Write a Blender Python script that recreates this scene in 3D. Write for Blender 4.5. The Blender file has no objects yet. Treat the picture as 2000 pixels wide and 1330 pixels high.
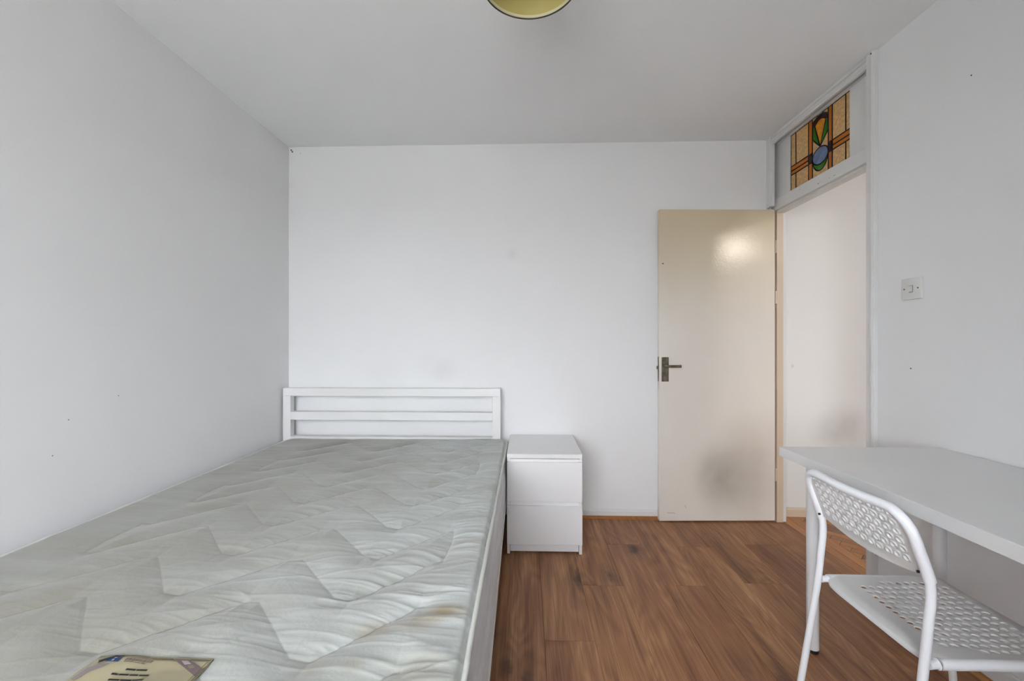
import bpy, bmesh, math, random
import numpy as np
from mathutils import Vector, Matrix

C = bpy.context.scene
COL = C.collection
R = math.radians
random.seed(7)
rng = np.random.default_rng(11)

# ------------------------------------------------------------------ camera
cam_d = bpy.data.cameras.new('camera')
cam_d.sensor_width = 36.0
cam_d.lens = 835 / 2000 * 36.0
cam_d.shift_y = 3 / 2000
cam_d.clip_start = 0.02
cam = bpy.data.objects.new('camera', cam_d)
COL.objects.link(cam)
cam.location = (0, 0, 1.137)
cam.rotation_euler = (R(90), 0, math.atan(26 / 835))
C.camera = cam

# ------------------------------------------------------------------ world: bright overcast sky, darker ground below the horizon
W = bpy.data.worlds.new('overcast_sky')
C.world = W
W.use_nodes = True
nt = W.node_tree
nt.nodes.clear()
wo = nt.nodes.new('ShaderNodeOutputWorld')
bg = nt.nodes.new('ShaderNodeBackground')
tc = nt.nodes.new('ShaderNodeTexCoord')
sp = nt.nodes.new('ShaderNodeSeparateXYZ')
rp = nt.nodes.new('ShaderNodeValToRGB')
mr = nt.nodes.new('ShaderNodeMapRange')
mr.inputs['From Min'].default_value = -1
mr.inputs['From Max'].default_value = 1
nt.links.new(tc.outputs['Generated'], sp.inputs[0])
nt.links.new(sp.outputs['Z'], mr.inputs['Value'])
nt.links.new(mr.outputs[0], rp.inputs[0])
e = rp.color_ramp.elements
e[0].position = 0.0; e[0].color = (0.46, 0.46, 0.46, 1)
e[1].position = 1.0; e[1].color = (1.0, 1.02, 1.06, 1)
n = e.new(0.485); n.color = (0.44, 0.44, 0.44, 1)
n = e.new(0.515); n.color = (0.85, 0.87, 0.91, 1)
nt.links.new(rp.outputs[0], bg.inputs[0])
bg.inputs[1].default_value = 9.0
nt.links.new(bg.outputs[0], wo.inputs[0])

# daylight portal in the window behind the camera
WY = -0.92                       # window wall
WX0, WX1, WZ0, WZ1 = -1.32, 0.26, 0.72, 2.12
pl = bpy.data.lights.new('window_portal', 'AREA')
pl.shape = 'RECTANGLE'; pl.size = WX1 - WX0; pl.size_y = WZ1 - WZ0
pl.cycles.is_portal = True
po = bpy.data.objects.new('window_portal', pl)
COL.objects.link(po)
po.location = ((WX0 + WX1) / 2, WY - 0.16, (WZ0 + WZ1) / 2)
po.rotation_euler = (R(90), 0, R(180))
po.rotation_euler = (R(-90), R(180), 0)

C.view_settings.view_transform = 'Standard'
C.view_settings.look = 'None'
C.view_settings.exposure = 1.16
C.view_settings.gamma = 1.0
C.view_settings.use_curve_mapping = False

# ------------------------------------------------------------------ node helpers
def srgb(r, g, b):
    f = lambda v: (v / 255 / 12.92) if v / 255 <= 0.04045 else ((v / 255 + 0.055) / 1.055) ** 2.4
    return (f(r), f(g), f(b), 1)

class M:
    def __init__(s, name):
        s.m = bpy.data.materials.new(name); s.m.use_nodes = True
        s.t = s.m.node_tree; s.t.nodes.clear()
        s.out = s.n('ShaderNodeOutputMaterial')
    def n(s, k, **kw):
        x = s.t.nodes.new(k)
        for a, v in kw.items():
            setattr(x, a, v)
        return x
    def l(s, a, b): s.t.links.new(a, b)
    def val(s, sock, v):
        if isinstance(v, bpy.types.NodeSocket): s.l(v, sock)
        else: sock.default_value = v
    def bsdf(s, **kw):
        b = s.n('ShaderNodeBsdfPrincipled')
        for k, v in kw.items(): s.val(b.inputs[k.replace('_', ' ')], v)
        s.l(b.outputs[0], s.out.inputs[0]); s.b = b
        return b
    def coord(s, kind='Object'): return s.n('ShaderNodeTexCoord').outputs[kind]
    def mapping(s, v, scale=(1, 1, 1), loc=(0, 0, 0), rot=(0, 0, 0)):
        m = s.n('ShaderNodeMapping'); s.l(v, m.inputs[0])
        s.val(m.inputs['Scale'], scale); s.val(m.inputs['Location'], loc); s.val(m.inputs['Rotation'], rot)
        return m.outputs[0]
    def noise(s, v, scale=5, detail=3, rough=.5, dist=0):
        x = s.n('ShaderNodeTexNoise'); s.l(v, x.inputs['Vector'])
        x.inputs['Scale'].default_value = scale; x.inputs['Detail'].default_value = detail
        x.inputs['Roughness'].default_value = rough; x.inputs['Distortion'].default_value = dist
        return x.outputs['Fac']
    def ramp(s, f, stops):
        x = s.n('ShaderNodeValToRGB'); s.l(f, x.inputs[0]); e = x.color_ramp.elements
        e[0].position, e[0].color = stops[0]; e[1].position, e[1].color = stops[-1]
        for p, c in stops[1:-1]:
            k = e.new(p); k.color = c
        return x.outputs[0]
    def math(s, op, a, b=0.0, c=0.0, clamp=False):
        x = s.n('ShaderNodeMath', operation=op); x.use_clamp = clamp
        s.val(x.inputs[0], a); s.val(x.inputs[1], b); s.val(x.inputs[2], c)
        return x.outputs[0]
    def mix(s, f, a, b, blend='MIX'):
        x = s.n('ShaderNodeMix', data_type='RGBA', blend_type=blend)
        s.val(x.inputs[0], f); s.val(x.inputs[6], a); s.val(x.inputs[7], b)
        return x.outputs[2]
    def bump(s, h, strength=.2, dist=.01):
        x = s.n('ShaderNodeBump'); s.l(h, x.inputs['Height'])
        x.inputs['Strength'].default_value = strength; x.inputs['Distance'].default_value = dist
        s.l(x.outputs[0], s.b.inputs['Normal'])
        return x

def g(v): return (v, v, v, 1)

def paint(name, col, rough=.6, mottle=.03, bump=.12, bscale=140, spec=.5, coat=0.0):
    m = M(name); co = m.coord()
    f = m.noise(co, 1.6, 4, .6)
    lo = tuple(c * (1 - mottle) for c in col[:3]) + (1,)
    hi = tuple(min(1, c * (1 + mottle)) for c in col[:3]) + (1,)
    c = m.ramp(f, [(.3, lo), (.7, hi)])
    m.bsdf(Base_Color=c, Roughness=rough, Specular_IOR_Level=spec, Coat_Weight=coat)
    if bump: m.bump(m.noise(co, bscale, 3, .6), bump, .002)
    return m.m

# walls: white emulsion with faint smudges
def wall_mat(name, col, spots=()):
    m = M(name); co = m.coord()
    f = m.noise(co, 1.3, 5, .62)
    c = m.ramp(f, [(.28, tuple(k * .965 for k in col[:3]) + (1,)), (.72, col)])
    for (p, r, k) in spots:
        v = m.n('ShaderNodeVectorMath', operation='DISTANCE'); m.l(co, v.inputs[0]); v.inputs[1].default_value = p
        q = m.n('ShaderNodeMapRange', interpolation_type='SMOOTHSTEP'); m.l(v.outputs['Value'], q.inputs[0])
        q.inputs[1].default_value = 0; q.inputs[2].default_value = r; q.inputs[3].default_value = k; q.inputs[4].default_value = 0
        w = m.math('MULTIPLY', q.outputs[0], m.math('ADD', m.noise(co, 9, 3, .6), .45))
        c = m.mix(w, c, (.25, .23, .21, 1))
    m.bsdf(Base_Color=c, Roughness=.72, Specular_IOR_Level=.3)
    h = m.math('ADD', m.noise(co, 55, 4, .65), m.math('MULTIPLY', m.noise(co, 4, 2, .5), 2.0))
    m.bump(h, .16, .003)
    return m.m

WALL = (0.82, 0.825, 0.83, 1)
m_wall = wall_mat('white_wall_paint', WALL)
m_wall_back = wall_mat('white_back_wall_paint', WALL,
    [((-0.088, 2.79, 1.715), .06, .10), ((-0.52, 2.79, .95), .12, .09), ((-0.62, 2.79, .97), .16, .05), ((-.95, 2.79, .93), .2, .04)])
m_ceil = wall_mat('white_ceiling_paint', (0.89, 0.90, 0.91, 1))
m_hall = wall_mat('white_hall_paint', (0.82, 0.815, 0.80, 1), [((2.08, 2.85, .58), .20, .30), ((1.95, 2.85, .55), .16, .16), ((1.745, 2.85, .98), .018, .25)])
m_trim = paint('white_gloss_trim', (0.72, 0.72, 0.71, 1), .28, .03, .25, 60)
m_cream = paint('aged_cream_gloss', srgb(208, 190, 168), .3, .05, .25, 50)
m_white = paint('white_foil_furniture', (0.80, 0.80, 0.805, 1), .38, .015, .05, 300)
m_desk = paint('white_desk_laminate', (0.76, 0.76, 0.76, 1), .33, .02, .1, 400)
m_headb = paint('white_bed_lacquer', (0.76, 0.765, 0.76, 1), .42, .03, .06, 120)
m_metal_white = paint('white_powder_coat', (0.86, 0.88, 0.91, 1), .3, .02, .05, 400)
m_leg_white = paint('white_steel_leg', (0.78, 0.79, 0.80, 1), .3, .02, .05, 300)
m_black = paint('black_plastic', (0.012, 0.012, 0.013, 1), .4, 0, 0)
m_dark = paint('dark_gap', (0.02, 0.018, 0.015, 1), .8, 0, 0)
m_switch = paint('white_switch_plastic', (0.72, 0.72, 0.70, 1), .25, .01, 0)

def door_mat():
    m = M('cream_gloss_door_paint'); co = m.coord()
    sx = m.n('ShaderNodeSeparateXYZ'); m.l(co, sx.inputs[0])
    big = m.noise(m.mapping(co, (1.1, 1, .6)), 1.6, 3, .5)
    c = m.ramp(big, [(.3, srgb(222, 214, 204)), (.7, srgb(232, 227, 219))])
    # yellowed paint towards the head of the door
    q = m.n('ShaderNodeMapRange', interpolation_type='SMOOTHSTEP'); m.l(sx.outputs['Z'], q.inputs[0])
    q.inputs[1].default_value = 1.1; q.inputs[2].default_value = 2.0; q.inputs[3].default_value = 0; q.inputs[4].default_value = .85
    c = m.mix(q.outputs[0], c, srgb(206, 190, 156))
    # greyer patches low down
    for (p, r, k) in (((1.235, 2.74, .27), .20, .36), ((1.17, 2.74, .32), .16, .2), ((1.38, 2.74, .30), .28, .3)):
        v = m.n('ShaderNodeVectorMath', operation='DISTANCE')
        m.l(m.mapping(co, (1, 1, .62)), v.inputs[0]); v.inputs[1].default_value = (p[0], p[1], p[2] * .62)
        w = m.n('ShaderNodeMapRange', interpolation_type='SMOOTHSTEP'); m.l(v.outputs['Value'], w.inputs[0])
        w.inputs[1].default_value = 0; w.inputs[2].default_value = r; w.inputs[3].default_value = k; w.inputs[4].default_value = 0
        ww = m.math('MULTIPLY', w.outputs[0], m.math('ADD', m.noise(co, 7, 3, .5), .5), clamp=True)
        c = m.mix(ww, c, srgb(120, 112, 96))
    m.bsdf(Base_Color=c, Roughness=.11, Specular_IOR_Level=.65)
    h = m.math('ADD', m.noise(co, 120, 3, .6), m.math('MULTIPLY', m.noise(co, 35, 2, .5), 1.2))
    m.bump(h, .17, .0022)
    return m.m
m_door = door_mat()

def metal_mat():
    m = M('tarnished_steel'); co = m.coord()
    f = m.noise(co, 35, 4, .6)
    m.bsdf(Base_Color=m.ramp(f, [(.3, srgb(96, 88, 74)), (.7, srgb(150, 142, 126))]), Metallic=.85, Roughness=m.ramp(f, [(.3, g(.3)), (.7, g(.5))]))
    return m.m
m_metal = metal_mat()

# laminate planks
def plank_mat():
    m = M('oak_laminate'); co = m.coord()
    oi = m.n('ShaderNodeObjectInfo'); rnd = oi.outputs['Random']
    off = m.n('ShaderNodeCombineXYZ')
    m.l(m.math('MULTIPLY', rnd, 37.0), off.inputs[0]); m.l(m.math('MULTIPLY', rnd, 91.0), off.inputs[1]); m.l(m.math('MULTIPLY', rnd, 13.0), off.inputs[2])
    ad = m.n('ShaderNodeVectorMath', operation='ADD'); m.l(co, ad.inputs[0]); m.l(off.outputs[0], ad.inputs[1])
    p = ad.outputs[0]
    # growth-ring field, stretched along the board
    ps = m.mapping(p, (5.2, .85, 1))
    fld = m.noise(ps, 1.0, 2, .45, .25)
    # knots
    vk = m.n('ShaderNodeTexVoronoi', feature='F1'); m.l(m.mapping(p, (4.6, 2.1, 1)), vk.inputs['Vector']); vk.inputs['Scale'].default_value = 1.0
    vk.inputs['Randomness'].default_value = 1.0
    kd = m.math('MULTIPLY', vk.outputs['Distance'], .72)
    kq = m.n('ShaderNodeMapRange', interpolation_type='SMOOTHSTEP'); m.l(kd, kq.inputs[0])
    kq.inputs[1].default_value = 0; kq.inputs[2].default_value = .42; kq.inputs[3].default_value = .10; kq.inputs[4].default_value = 0
    fld2 = m.math('ADD', fld, kq.outputs[0])
    rings = m.math('SINE', m.math('MULTIPLY', fld2, 105.0))
    rings = m.math('MULTIPLY_ADD', rings, .5, .5)
    fine = m.noise(m.mapping(p, (230, 3.0, 1)), 1.0, 4, .7)
    mid = m.noise(m.mapping(p, (30, 1.3, 1)), 1.0, 4, .6)
    big = m.noise(m.mapping(p, (6, .7, 1)), 1.0, 2, .5)
    f = m.math('ADD', m.math('MULTIPLY', mid, .46), m.math('MULTIPLY', fine, .42))
    f = m.math('ADD', f, m.math('MULTIPLY', rings, .06))
    f = m.math('ADD', f, m.math('MULTIPLY', m.math('SUBTRACT', big, .5), .35))
    c = m.ramp(f, [(.28, srgb(88, 56, 36)), (.40, srgb(132, 90, 60)), (.53, srgb(166, 120, 82)), (.68, srgb(206, 162, 120))])
    c = m.mix(m.math('MULTIPLY', rnd, .28), c, srgb(140, 92, 64))
    # reddish streaks
    red = m.noise(m.mapping(p, (14, .9, 1), (5, 3, 0)), 1.0, 3, .5)
    c = m.mix(m.ramp(red, [(.52, g(0)), (.72, g(.35))]), c, srgb(140, 84, 64))
    # dark knot hearts, irregular, only some cells
    kd2 = m.math('ADD', kd, m.math('MULTIPLY', m.math('SUBTRACT', m.noise(p, 22, 3, .6), .5), .12))
    gate = m.n('ShaderNodeSeparateColor'); m.l(vk.outputs['Color'], gate.inputs[0])
    gm = m.math('GREATER_THAN', gate.outputs[0], .15)
    k1 = m.ramp(kd2, [(.0, g(.92)), (.04, g(.8)), (.10, g(.32)), (.22, g(0))])
    c = m.mix(m.math('MULTIPLY', k1, gm), c, srgb(52, 36, 30))
    m.bsdf(Base_Color=c, Roughness=m.ramp(fine, [(.3, g(.42)), (.7, g(.52))]), Specular_IOR_Level=.4)
    m.bump(m.math('ADD', fine, m.math('MULTIPLY', rings, .3)), .12, .001)
    return m.m
m_plank = plank_mat()

def parquet_mat(name, a, b, c3):
    m = M(name); co = m.coord()
    rnd = m.n('ShaderNodeObjectInfo').outputs['Random']
    off = m.n('ShaderNodeCombineXYZ')
    m.l(m.math('MULTIPLY', rnd, 17.0), off.inputs[0]); m.l(m.math('MULTIPLY', rnd, 53.0), off.inputs[1])
    ad = m.n('ShaderNodeVectorMath', operation='ADD'); m.l(co, ad.inputs[0]); m.l(off.outputs[0], ad.inputs[1])
    f = m.noise(m.mapping(ad.outputs[0], (90, 6, 6)), 1.0, 4, .6)
    f = m.math('ADD', m.math('MULTIPLY', f, .55), m.math('MULTIPLY', rnd, .45))
    m.bsdf(Base_Color=m.ramp(f, [(.25, a), (.5, b), (.8, c3)]), Roughness=.3, Specular_IOR_Level=.5, Coat_Weight=.2, Coat_Roughness=.2)
    return m.m
m_parq = parquet_mat('golden_oak_parquet', srgb(112, 64, 20), srgb(158, 98, 36), srgb(192, 128, 56))
m_beading = parquet_mat('oak_scotia_beading', srgb(150, 98, 50), srgb(178, 122, 68), srgb(190, 136, 80))
m_parq_gap = paint('dark_parquet_joint', srgb(50, 28, 14), .7, 0, 0)
m_sub = paint('dark_underlay', srgb(46, 32, 24), .8, 0, 0)

# mattress damask
def mattress_mat(side=False):
    m = M('mattress_border_fabric' if side else 'quilted_damask'); co = m.coord()
    streak = m.noise(m.mapping(co, (2.2, 26, 5)), 1.0, 5, .62)
    c = m.ramp(streak, [(.3, srgb(164, 168, 163)), (.55, srgb(178, 183, 180)), (.75, srgb(196, 201, 200))])
    if side: c = m.ramp(m.noise(m.mapping(co, (8, 3, 30)), 1.0, 4, .6), [(.3, srgb(196, 201, 208)), (.7, srgb(226, 230, 236))])
    st = m.noise(m.mapping(co, (1, 1.4, 1), (3.1, .4, 0)), 2.2, 4, .6)
    sxyz = m.n('ShaderNodeSeparateXYZ'); m.l(co, sxyz.inputs[0])
    # gloss falloff painted into the colour: darker left and middle, mottled with stain noise
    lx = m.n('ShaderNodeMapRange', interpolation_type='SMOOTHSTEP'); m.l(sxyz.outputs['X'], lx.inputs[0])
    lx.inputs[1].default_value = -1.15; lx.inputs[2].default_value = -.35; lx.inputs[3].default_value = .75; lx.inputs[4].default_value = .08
    if not side:
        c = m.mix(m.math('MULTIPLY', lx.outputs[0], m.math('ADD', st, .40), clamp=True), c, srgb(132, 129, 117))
        c = m.mix(m.ramp(st, [(.46, g(0)), (.70, g(.35))]), c, srgb(146, 140, 124))
    if not side:
        # the soiled patches near the right-hand edge and a few in the middle
        for (p, r, k, sc) in (((-.185, .962), .075, .85, 1.5), ((-.235, .93), .075, .6, 1.3), ((-.32, .905), .065, .6, 1.2), ((-.40, .80), .06, .35, 1), ((-.41, 1.86), .05, .28, 1), ((-.35, 1.80), .04, .25, 1),
                              ((-.62, 1.95), .08, .14, 1), ((-.33, .80), .035, .35, 1), ((-.55, 1.6), .12, .12, 1), ((-.2, .79), .07, .25, 1), ((-1.0, 1.75), .15, .2, 1)):
            v = m.n('ShaderNodeVectorMath', operation='DISTANCE'); m.l(m.mapping(co, (1, sc, 0)), v.inputs[0]); v.inputs[1].default_value = (p[0], p[1] * sc, 0)
            w = m.n('ShaderNodeMapRange', interpolation_type='SMOOTHSTEP'); m.l(v.outputs['Value'], w.inputs[0])
            w.inputs[1].default_value = 0; w.inputs[2].default_value = r; w.inputs[3].default_value = k; w.inputs[4].default_value = 0
            ww = m.math('MULTIPLY', w.outputs[0], m.math('ADD', m.noise(co, 24, 3, .6), .5), clamp=True)
            c = m.mix(ww, c, srgb(142, 128, 100))
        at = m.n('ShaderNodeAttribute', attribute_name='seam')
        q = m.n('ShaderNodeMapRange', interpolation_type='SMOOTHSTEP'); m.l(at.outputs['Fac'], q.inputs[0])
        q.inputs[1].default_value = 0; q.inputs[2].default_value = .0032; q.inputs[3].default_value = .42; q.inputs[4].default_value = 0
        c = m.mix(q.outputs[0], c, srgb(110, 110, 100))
    # small dark specks
    vs = m.n('ShaderNodeTexVoronoi'); m.l(co, vs.inputs['Vector']); vs.inputs['Scale'].default_value = 9
    sg = m.n('ShaderNodeSeparateColor'); m.l(vs.outputs['Color'], sg.inputs[0])
    dot = m.math('MULTIPLY', m.math('LESS_THAN', vs.outputs['Distance'], .02), m.math('GREATER_THAN', sg.outputs[0], .72))
    c = m.mix(m.math('MULTIPLY', dot, .8), c, srgb(70, 66, 60))
    m.bsdf(Base_Color=c, Roughness=.52, Specular_IOR_Level=.4, Sheen_Weight=.25, Sheen_Roughness=.4)
    # woven damask figure + thread
    wv = m.n('ShaderNodeTexWave', wave_type='BANDS', bands_direction='Y'); m.l(m.mapping(co, (1, 1, 1)), wv.inputs[0]); wv.inputs['Scale'].default_value = 120; wv.inputs['Distortion'].default_value = 1.5
    h = m.math('ADD', m.math('MULTIPLY', wv.outputs['Fac'], .07), m.math('MULTIPLY', streak, 1.1))
    h = m.math('ADD', h, m.noise(co, 130 if not side else 60, 3, .6))
    m.bump(h, .35, .0014)
    return m.m
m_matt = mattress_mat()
m_border = mattress_mat(True)
m_pipe = paint('mattress_piping', (.62, .63, .59, 1), .6, .04, .4, 200)

# ------------------------------------------------------------------ geometry helpers
def tagobj(o, label=None, cat=None, group=None, kind=None):
    if label: o['label'] = label
    if cat: o['category'] = cat
    if group: o['group'] = group
    if kind: o['kind'] = kind
    return o

def thing(name, loc, label, cat, group=None):
    o = bpy.data.objects.new(name, None); COL.objects.link(o); o.location = loc
    o.empty_display_size = .05
    return tagobj(o, label, cat, group)

def wloc(o):
    v = Vector((0, 0, 0))
    while o: v += Vector(o.location); o = o.parent
    return v

def obj(name, bm, mat, parent=None, smooth=False, origin=None):
    me = bpy.data.meshes.new(name)
    base = wloc(parent) if parent else Vector((0, 0, 0))
    org = Vector(origin) if origin is not None else base
    bmesh.ops.translate(bm, verts=bm.verts, vec=-org)
    bm.to_mesh(me); bm.free()
    for mt in (mat if isinstance(mat, (list, tuple)) else [mat]): me.materials.append(mt)
    if smooth:
        me.shade_smooth()
        if smooth != 'full': me.set_sharp_from_angle(angle=R(38))
    o = bpy.data.objects.new(name, me); COL.objects.link(o)
    o.location = org - base
    if parent: o.parent = parent
    return o

def box(bm, x0, x1, y0, y1, z0, z1, bev=0.0, seg=1):
    r = bmesh.ops.create_cube(bm, size=1)
    vs = r['verts']
    bmesh.ops.scale(bm, verts=vs, vec=(x1 - x0, y1 - y0, z1 - z0))
    bmesh.ops.translate(bm, verts=vs, vec=((x0 + x1) / 2, (y0 + y1) / 2, (z0 + z1) / 2))
    if bev:
        es = list({e for v in vs for e in v.link_edges})
        bmesh.ops.bevel(bm, geom=es, offset=bev, segments=seg, profile=.5, affect='EDGES')
    return bm

def nb(*a, **k): return box(bmesh.new(), *a, **k)

def prism(bm, pts, axis, a0, a1):
    """pts: 2-D outline; axis 'x' -> pts are (y,z); 'y' -> (x,z); 'z' -> (x,y)"""
    def mk(p, a):
        return {'x': (a, p[0], p[1]), 'y': (p[0], a, p[1]), 'z': (p[0], p[1], a)}[axis]
    A = [bm.verts.new(mk(p, a0)) for p in pts]; B = [bm.verts.new(mk(p, a1)) for p in pts]
    bm.faces.new(A); bm.faces.new(B[::-1])
    n = len(pts)
    for i in range(n): bm.faces.new((A[i], B[i], B[(i + 1) % n], A[(i + 1) % n]))
    bmesh.ops.recalc_face_normals(bm, faces=bm.faces)
    return bm

def catmull(P, n=8, closed=False):
    P = [Vector(p) for p in P]; out = []
    m = len(P)
    for i in range(m if closed else m - 1):
        p1 = P[i]; p2 = P[(i + 1) % m]
        p0 = P[i - 1] if (i > 0 or closed) else p1 * 2 - p2
        p3 = P[(i + 2) % m] if (i + 2 < m or closed) else p2 * 2 - p1
        for k in range(n):
            t = k / n
            out.append(.5 * ((2 * p1) + (-p0 + p2) * t + (2 * p0 - 5 * p1 + 4 * p2 - p3) * t * t + (-p0 + 3 * p1 - 3 * p2 + p3) * t ** 3))
    if not closed: out.append(P[-1])
    return out

def tube(bm, path, rad, n=16, closed=False, cap=True):
    path = [Vector(p) for p in path]; m = len(path)
    if not isinstance(rad, (list, tuple)): rad = [rad] * m
    rings = []; up = None
    for i, p in enumerate(path):
        if closed: t = path[(i + 1) % m] - path[i - 1]
        else: t = path[min(i + 1, m - 1)] - path[max(i - 1, 0)]
        t.normalize()
        if up is None:
            up = Vector((0, 0, 1)) if abs(t.z) < .9 else Vector((1, 0, 0))
        s = t.cross(up).normalized(); up = s.cross(t).normalized()
        rings.append([bm.verts.new(p + (s * math.cos(a) + up * math.sin(a)) * rad[i]) for a in [2 * math.pi * k / n for k in range(n)]])
    for i in range(m if closed else m - 1):
        A = rings[i]; B = rings[(i + 1) % m]
        for k in range(n): bm.faces.new((A[k], A[(k + 1) % n], B[(k + 1) % n], B[k]))
    if cap and not closed:
        bm.faces.new(rings[0][::-1]); bm.faces.new(rings[-1])
    bmesh.ops.recalc_face_normals(bm, faces=bm.faces)
    return bm

def cyl(bm, c, r, h, axis='z', n=24, bev=0):
    d = {'x': Vector((1, 0, 0)), 'y': Vector((0, 1, 0)), 'z': Vector((0, 0, 1))}[axis]
    c = Vector(c)
    if bev:
        return tube(bm, [c, c + d * bev * .3, c + d * bev, c + d * (h - bev), c + d * (h - bev * .3), c + d * h], [r - bev, r - bev * .3, r, r, r - bev * .3, r - bev], n)
    return tube(bm, [c, c + d * h], r, n)

def lathe(bm, prof, cx, cy, n=64, close=True):
    rings = [[bm.verts.new((cx + r * math.cos(2 * math.pi * k / n), cy + r * math.sin(2 * math.pi * k / n), z)) for k in range(n)] for r, z in prof]
    m = len(rings)
    for i in range(m if close else m - 1):
        A = rings[i]; B = rings[(i + 1) % m]
        for k in range(n): bm.faces.new((A[k], A[(k + 1) % n], B[(k + 1) % n], B[k]))
    bmesh.ops.recalc_face_normals(bm, faces=bm.faces)
    return bm

def struct(name, bm, mat, label=None, cat=None, parent=None, **k):
    o = obj(name, bm, mat, parent, **k)
    if not parent:
        o['kind'] = 'structure'
        if label: o['label'] = label
        if cat: o['category'] = cat
    return o

# ------------------------------------------------------------------ room shell
XL, XR, YB, H = -1.568, 1.56, 2.79, 2.43
XH = 1.637            # hall face of the partition (also the laminate edge)
YD0, YD1 = 1.985, 2.752   # door opening
HXR, HYB, HYF = 3.35, 2.85, -1.3

wb = struct('wall_back', nb(XL - .1, XR + .0, YB, YB + .1, 0, H), m_wall_back, 'plain white back wall behind the bed and nightstand', 'wall')
wl = struct('wall_left', nb(XL - .1, XL, WY - .2, YB, 0, H), m_wall, 'plain white wall along the left side of the bed', 'wall')
wr = struct('wall_right', nb(XR, XH, WY - .2, YD0 - .03, 0, H), m_wall, 'plain white wall with the light switch, right of the doorway', 'wall')
# window wall behind the camera
bm = bmesh.new()
box(bm, XL, WX0, WY - .2, WY, 0, H); box(bm, WX1, XR, WY - .2, WY, 0, H)
box(bm, WX0, WX1, WY - .2, WY, 0, WZ0); box(bm, WX0, WX1, WY - .2, WY, WZ1, H)
struct('wall_front', bm, m_wall, 'white window wall behind the camera', 'wall')
struct('ceiling', nb(XL - .1, HXR + .1, WY - .5, HYB + .1, H, H + .1), m_ceil, 'flat white ceiling', 'ceiling')
# hall
struct('wall_hall_back', nb(XR, HXR, HYB, HYB + .1, 0, H), m_hall, 'white hallway wall seen through the open doorway', 'wall')
struct('wall_hall_right', nb(HXR, HXR + .1, HYF, HYB + .1, 0, H), m_hall, 'white far side wall of the hallway', 'wall')
struct('wall_hall_front', nb(XH, HXR + .1, HYF - .1, HYF, 0, H), m_hall, 'white near end wall of the hallway', 'wall')
bm = nb(XR, XH, YD1 + .03, HYB, 0, H)
struct('wall_hall_nib', bm, m_hall, 'narrow wall end behind the hinge side of the doorway', 'wall')

# window behind the camera: frame, mullions, thin glass
bm = bmesh.new()
fy0, fy1 = WY - .14, WY - .08
for a in ((WX0, WX0 + .06, WZ0, WZ1), (WX1 - .06, WX1, WZ0, WZ1), (WX0 + .06, WX1 - .06, WZ0, WZ0 + .06), (WX0 + .06, WX1 - .06, WZ1 - .06, WZ1), (-.56, -.50, WZ0 + .06, WZ1 - .06)):
    box(bm, a[0], a[1], fy0, fy1, a[2], a[3], .004)
wn = struct('window_2', bm, m_trim, 'white framed window behind the camera', 'window')
def thin_glass():
    m = M('window_glass'); t = m.n('ShaderNodeBsdfTransparent'); gl = m.n('ShaderNodeBsdfGlossy'); gl.inputs['Roughness'].default_value = .02
    fr = m.n('ShaderNodeFresnel'); fr.inputs[0].default_value = 1.45
    mx = m.n('ShaderNodeMixShader'); m.l(fr.outputs[0], mx.inputs[0]); m.l(t.outputs[0], mx.inputs[1]); m.l(gl.outputs[0], mx.inputs[2]); m.l(mx.outputs[0], m.out.inputs[0])
    return m.m
m_glass = thin_glass()
for a, b in ((WX0 + .06, -.56), (-.50, WX1 - .06)):
    obj('pane', nb(a, b, WY - .112, WY - .108, WZ0 + .06, WZ1 - .06), m_glass, wn)
obj('window_sill', nb(WX0 - .04, WX1 + .04, WY - .08, WY + .06, WZ0 - .03, WZ0, .004), m_trim, wn)

# ------------------------------------------------------------------ floor: laminate planks
fl = struct('floor', nb(XL - .1, XH, WY - .2, YB + .1, -.09, -.0085), m_sub, 'warm brown oak laminate floor of the bedroom', 'floor')
PW = .193
joints = {.073: [1.633, .35], .266: [2.01, .73], .459: [2.42, 1.14, -.14], .652: [2.02, .74], .845: [2.405, 1.12, -.16], 1.038: [2.05, .77], 1.231: [2.44, 1.16, -.12], 1.424: [1.9, .62]}
x = .073 - 9 * PW
row = 0
while x < XH - .01:
    x0 = max(x, XL); x1 = min(x + PW, XH)
    if XH - x1 < .03: x1 = XH
    key = round(x, 3)
    js = joints.get(key) or [2.1 - .41 * (row % 3), .82 - .41 * (row % 3)]
    ys = [YB] + sorted([j for j in js if WY < j < YB], reverse=True) + [WY]
    for a, b in zip(ys[:-1], ys[1:]):
        bm = nb(x0 + .0004, x1 - .0004, b + .0004, a - .0004, -.008, 0)
        te = [ed for ed in bm.edges if all(v.co.z > -.0001 for v in ed.verts)]
        bmesh.ops.bevel(bm, geom=te, offset=.0009, segments=1, affect='EDGES')
        obj('plank', bm, m_plank, fl, origin=((x0 + x1) / 2, (a + b) / 2, 0))
    x += PW; row += 1
    if x1 == XH: break

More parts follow.
